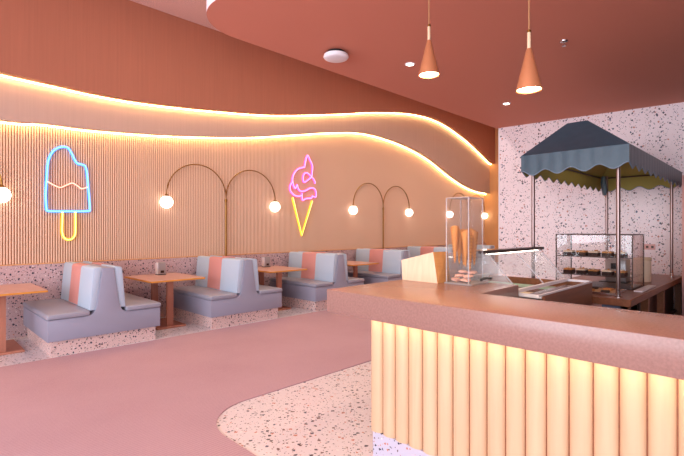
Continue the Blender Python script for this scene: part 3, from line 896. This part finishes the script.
# ------------------------------------------------------------------ pastry case and pastries
p0, p1, q0, q1, zp = 4.90, 5.36, 1.03, 1.715, 1.425
t = thing('pastry_case', 'clear glass pastry case with two shelves on the back counter', 'display case', (0, 0, 0))
for (a, b_) in ((p0, q0), (p0, q1), (p1, q0), (p1, q1)):
    box('upright', a - .005, a + .005, b_ - .005, b_ + .005, zc, zp, 'dark_bar', t)
for (a0, a1, b0, b1) in ((p0 - .005, p0 + .005, q0, q1), (p1 - .005, p1 + .005, q0, q1), (p0, p1, q0 - .005, q0 + .005), (p0, p1, q1 - .005, q1 + .005)):
    box('top_rail', a0, a1, b0, b1, zp - .006, zp + .004, 'dark_bar', t)
box('pane', p0 - .002, p0 + .002, q0 + .006, q1 - .006, zc + .01, zp - .007, 'glass', t)
box('pane', p0 + .006, p1 - .006, q0 - .002, q0 + .002, zc + .01, zp - .007, 'glass', t)
box('pane', p0 + .006, p1 - .006, q1 - .002, q1 + .002, zc + .01, zp - .007, 'glass', t)
box('top_pane', p0 + .006, p1 - .006, q0 + .006, q1 - .006, zp - .004, zp, 'glass', t)
box('base', p0, p1, q0, q1, zc, zc + .012, 'dark_bar', t)
SH = [1.205, 1.02]
for z in SH:
    s = box('shelf', p0 + .008, p1 - .008, q0 + .008, q1 - .008, z - .006, z, 'glass', t)
    box('shelf_edge', p0 + .006, p0 + .014, q0 + .008, q1 - .008, z - .008, z + .001, 'dark_bar', s)
def pastry(loc, kind, label, group):
    t = thing('cake_slice', label, 'cake', loc, group)
    box('sponge', -.055, .055, -.045, .045, 0, .035, 'cake_dark', t, bevel=.004, seg=1)
    bm = box_bm(-.054, .054, -.044, .044, .035, .052, .006, 2)
    o = link_mesh('topping', bm, 'cake_top' if kind else 'cake_cream', t, True)
    for k in range(3):
        sphere('crumb', (-.03 + .03 * k, random.uniform(-.02, .02), .056), .009, 'cake_cream' if kind else 'cake_top', t, 8)
names = ['first', 'second', 'third', 'fourth', 'fifth']
for sidx, z in enumerate(SH):
    for k in range(5):
        pastry((p0 + .09 + .02 * (k % 2), q1 - .10 - .118 * k, z), (k + sidx) % 2,
               f'{names[k]} dark cake slice from the left on the {"upper" if sidx == 0 else "lower"} shelf of the pastry case', f'cake slices on the {"upper" if sidx == 0 else "lower"} shelf')
# machine and canister behind the case
t = thing('small_appliance', 'dark grey countertop appliance behind the pastry case', 'appliance', (5.62, 1.30, zc))
box('body', -.10, .10, -.08, .12, .01, .25, 'dispenser_grey', t, bevel=.012)
box('spout', -.16, -.10, -.02, .05, .15, .21, 'black', t, bevel=.006)
box('drip_tray', -.18, .12, -.10, .16, 0, .012, 'black', t)
t = thing('canister', 'pale cylindrical canister on the back counter behind the pastry case', 'canister', (5.85, 1.14, zc))
lathe('body', [(.085, 0), (.088, .005), (.088, .23), (.08, .24)], 'cake_cream', t, 24)
lathe('lid', [(.09, .24), (.09, .265), (.02, .27)], 'stem', t, 24)
# tray of baking paper in front of the case
t = thing('baking_tray', 'steel tray lined with baking paper at the front of the back counter', 'tray', (4.58, 1.27, zc))
box('tray', -.20, .20, -.22, .28, 0, .008, 'steel', t, bevel=.003, seg=1)
for a0, a1, b0, b1 in ((-.2, -.19, -.22, .28), (.19, .2, -.22, .28), (-.19, .19, -.22, -.21), (-.19, .19, .27, .28)):
    box('rim', a0, a1, b0, b1, .008, .022, 'steel', t)
box('paper_liner', -.185, .185, -.205, .265, .009, .011, 'paper', t)
for k, (a, b_) in enumerate(((-.1, -.12), (-.08, .02), (-.1, .16), (.08, -.1), (.1, .04), (.08, .17))):
    bm = box_bm(-.045, .045, -.035, .035, 0, .02, .008, 2)
    o = link_mesh('biscuit', bm, 'cake_top' if k % 2 else 'cake_dark', None, True); o.location = (4.58 + a, 1.27 + b_, zc + .0115)
    o.rotation_euler = (0, 0, random.uniform(-.4, .4))
    tag(o, f'{"golden" if k % 2 else "dark"} flat biscuit in the {["front", "back"][k // 3]} row of the tray, {["right", "middle", "left"][k % 3]}', 'biscuit', 'biscuits on the tray')
t = thing('cutting_board', 'long white board lying beside the pastry case', 'board', (5.1, .965, zc))
box('board', -.30, .30, -.035, .035, 0, .014, 'white', t, bevel=.004, seg=1)
# power outlet on the terrazzo wall
ov = 1.27
t = thing('power_outlet', 'double power outlet on the terrazzo wall behind the pastry case', 'outlet', (wall_u(ov), ov, 1.21))
t.rotation_euler = (0, 0, .1133)
box('plate', -.012, -.001, -.06, .06, 0, .072, 'cabinet_pink', t, bevel=.002, seg=1)
for s in (-1, 1):
    box('socket', -.0135, -.012, s * .028 - .014, s * .028 + .014, .02, .05, 'dark_bar', t)
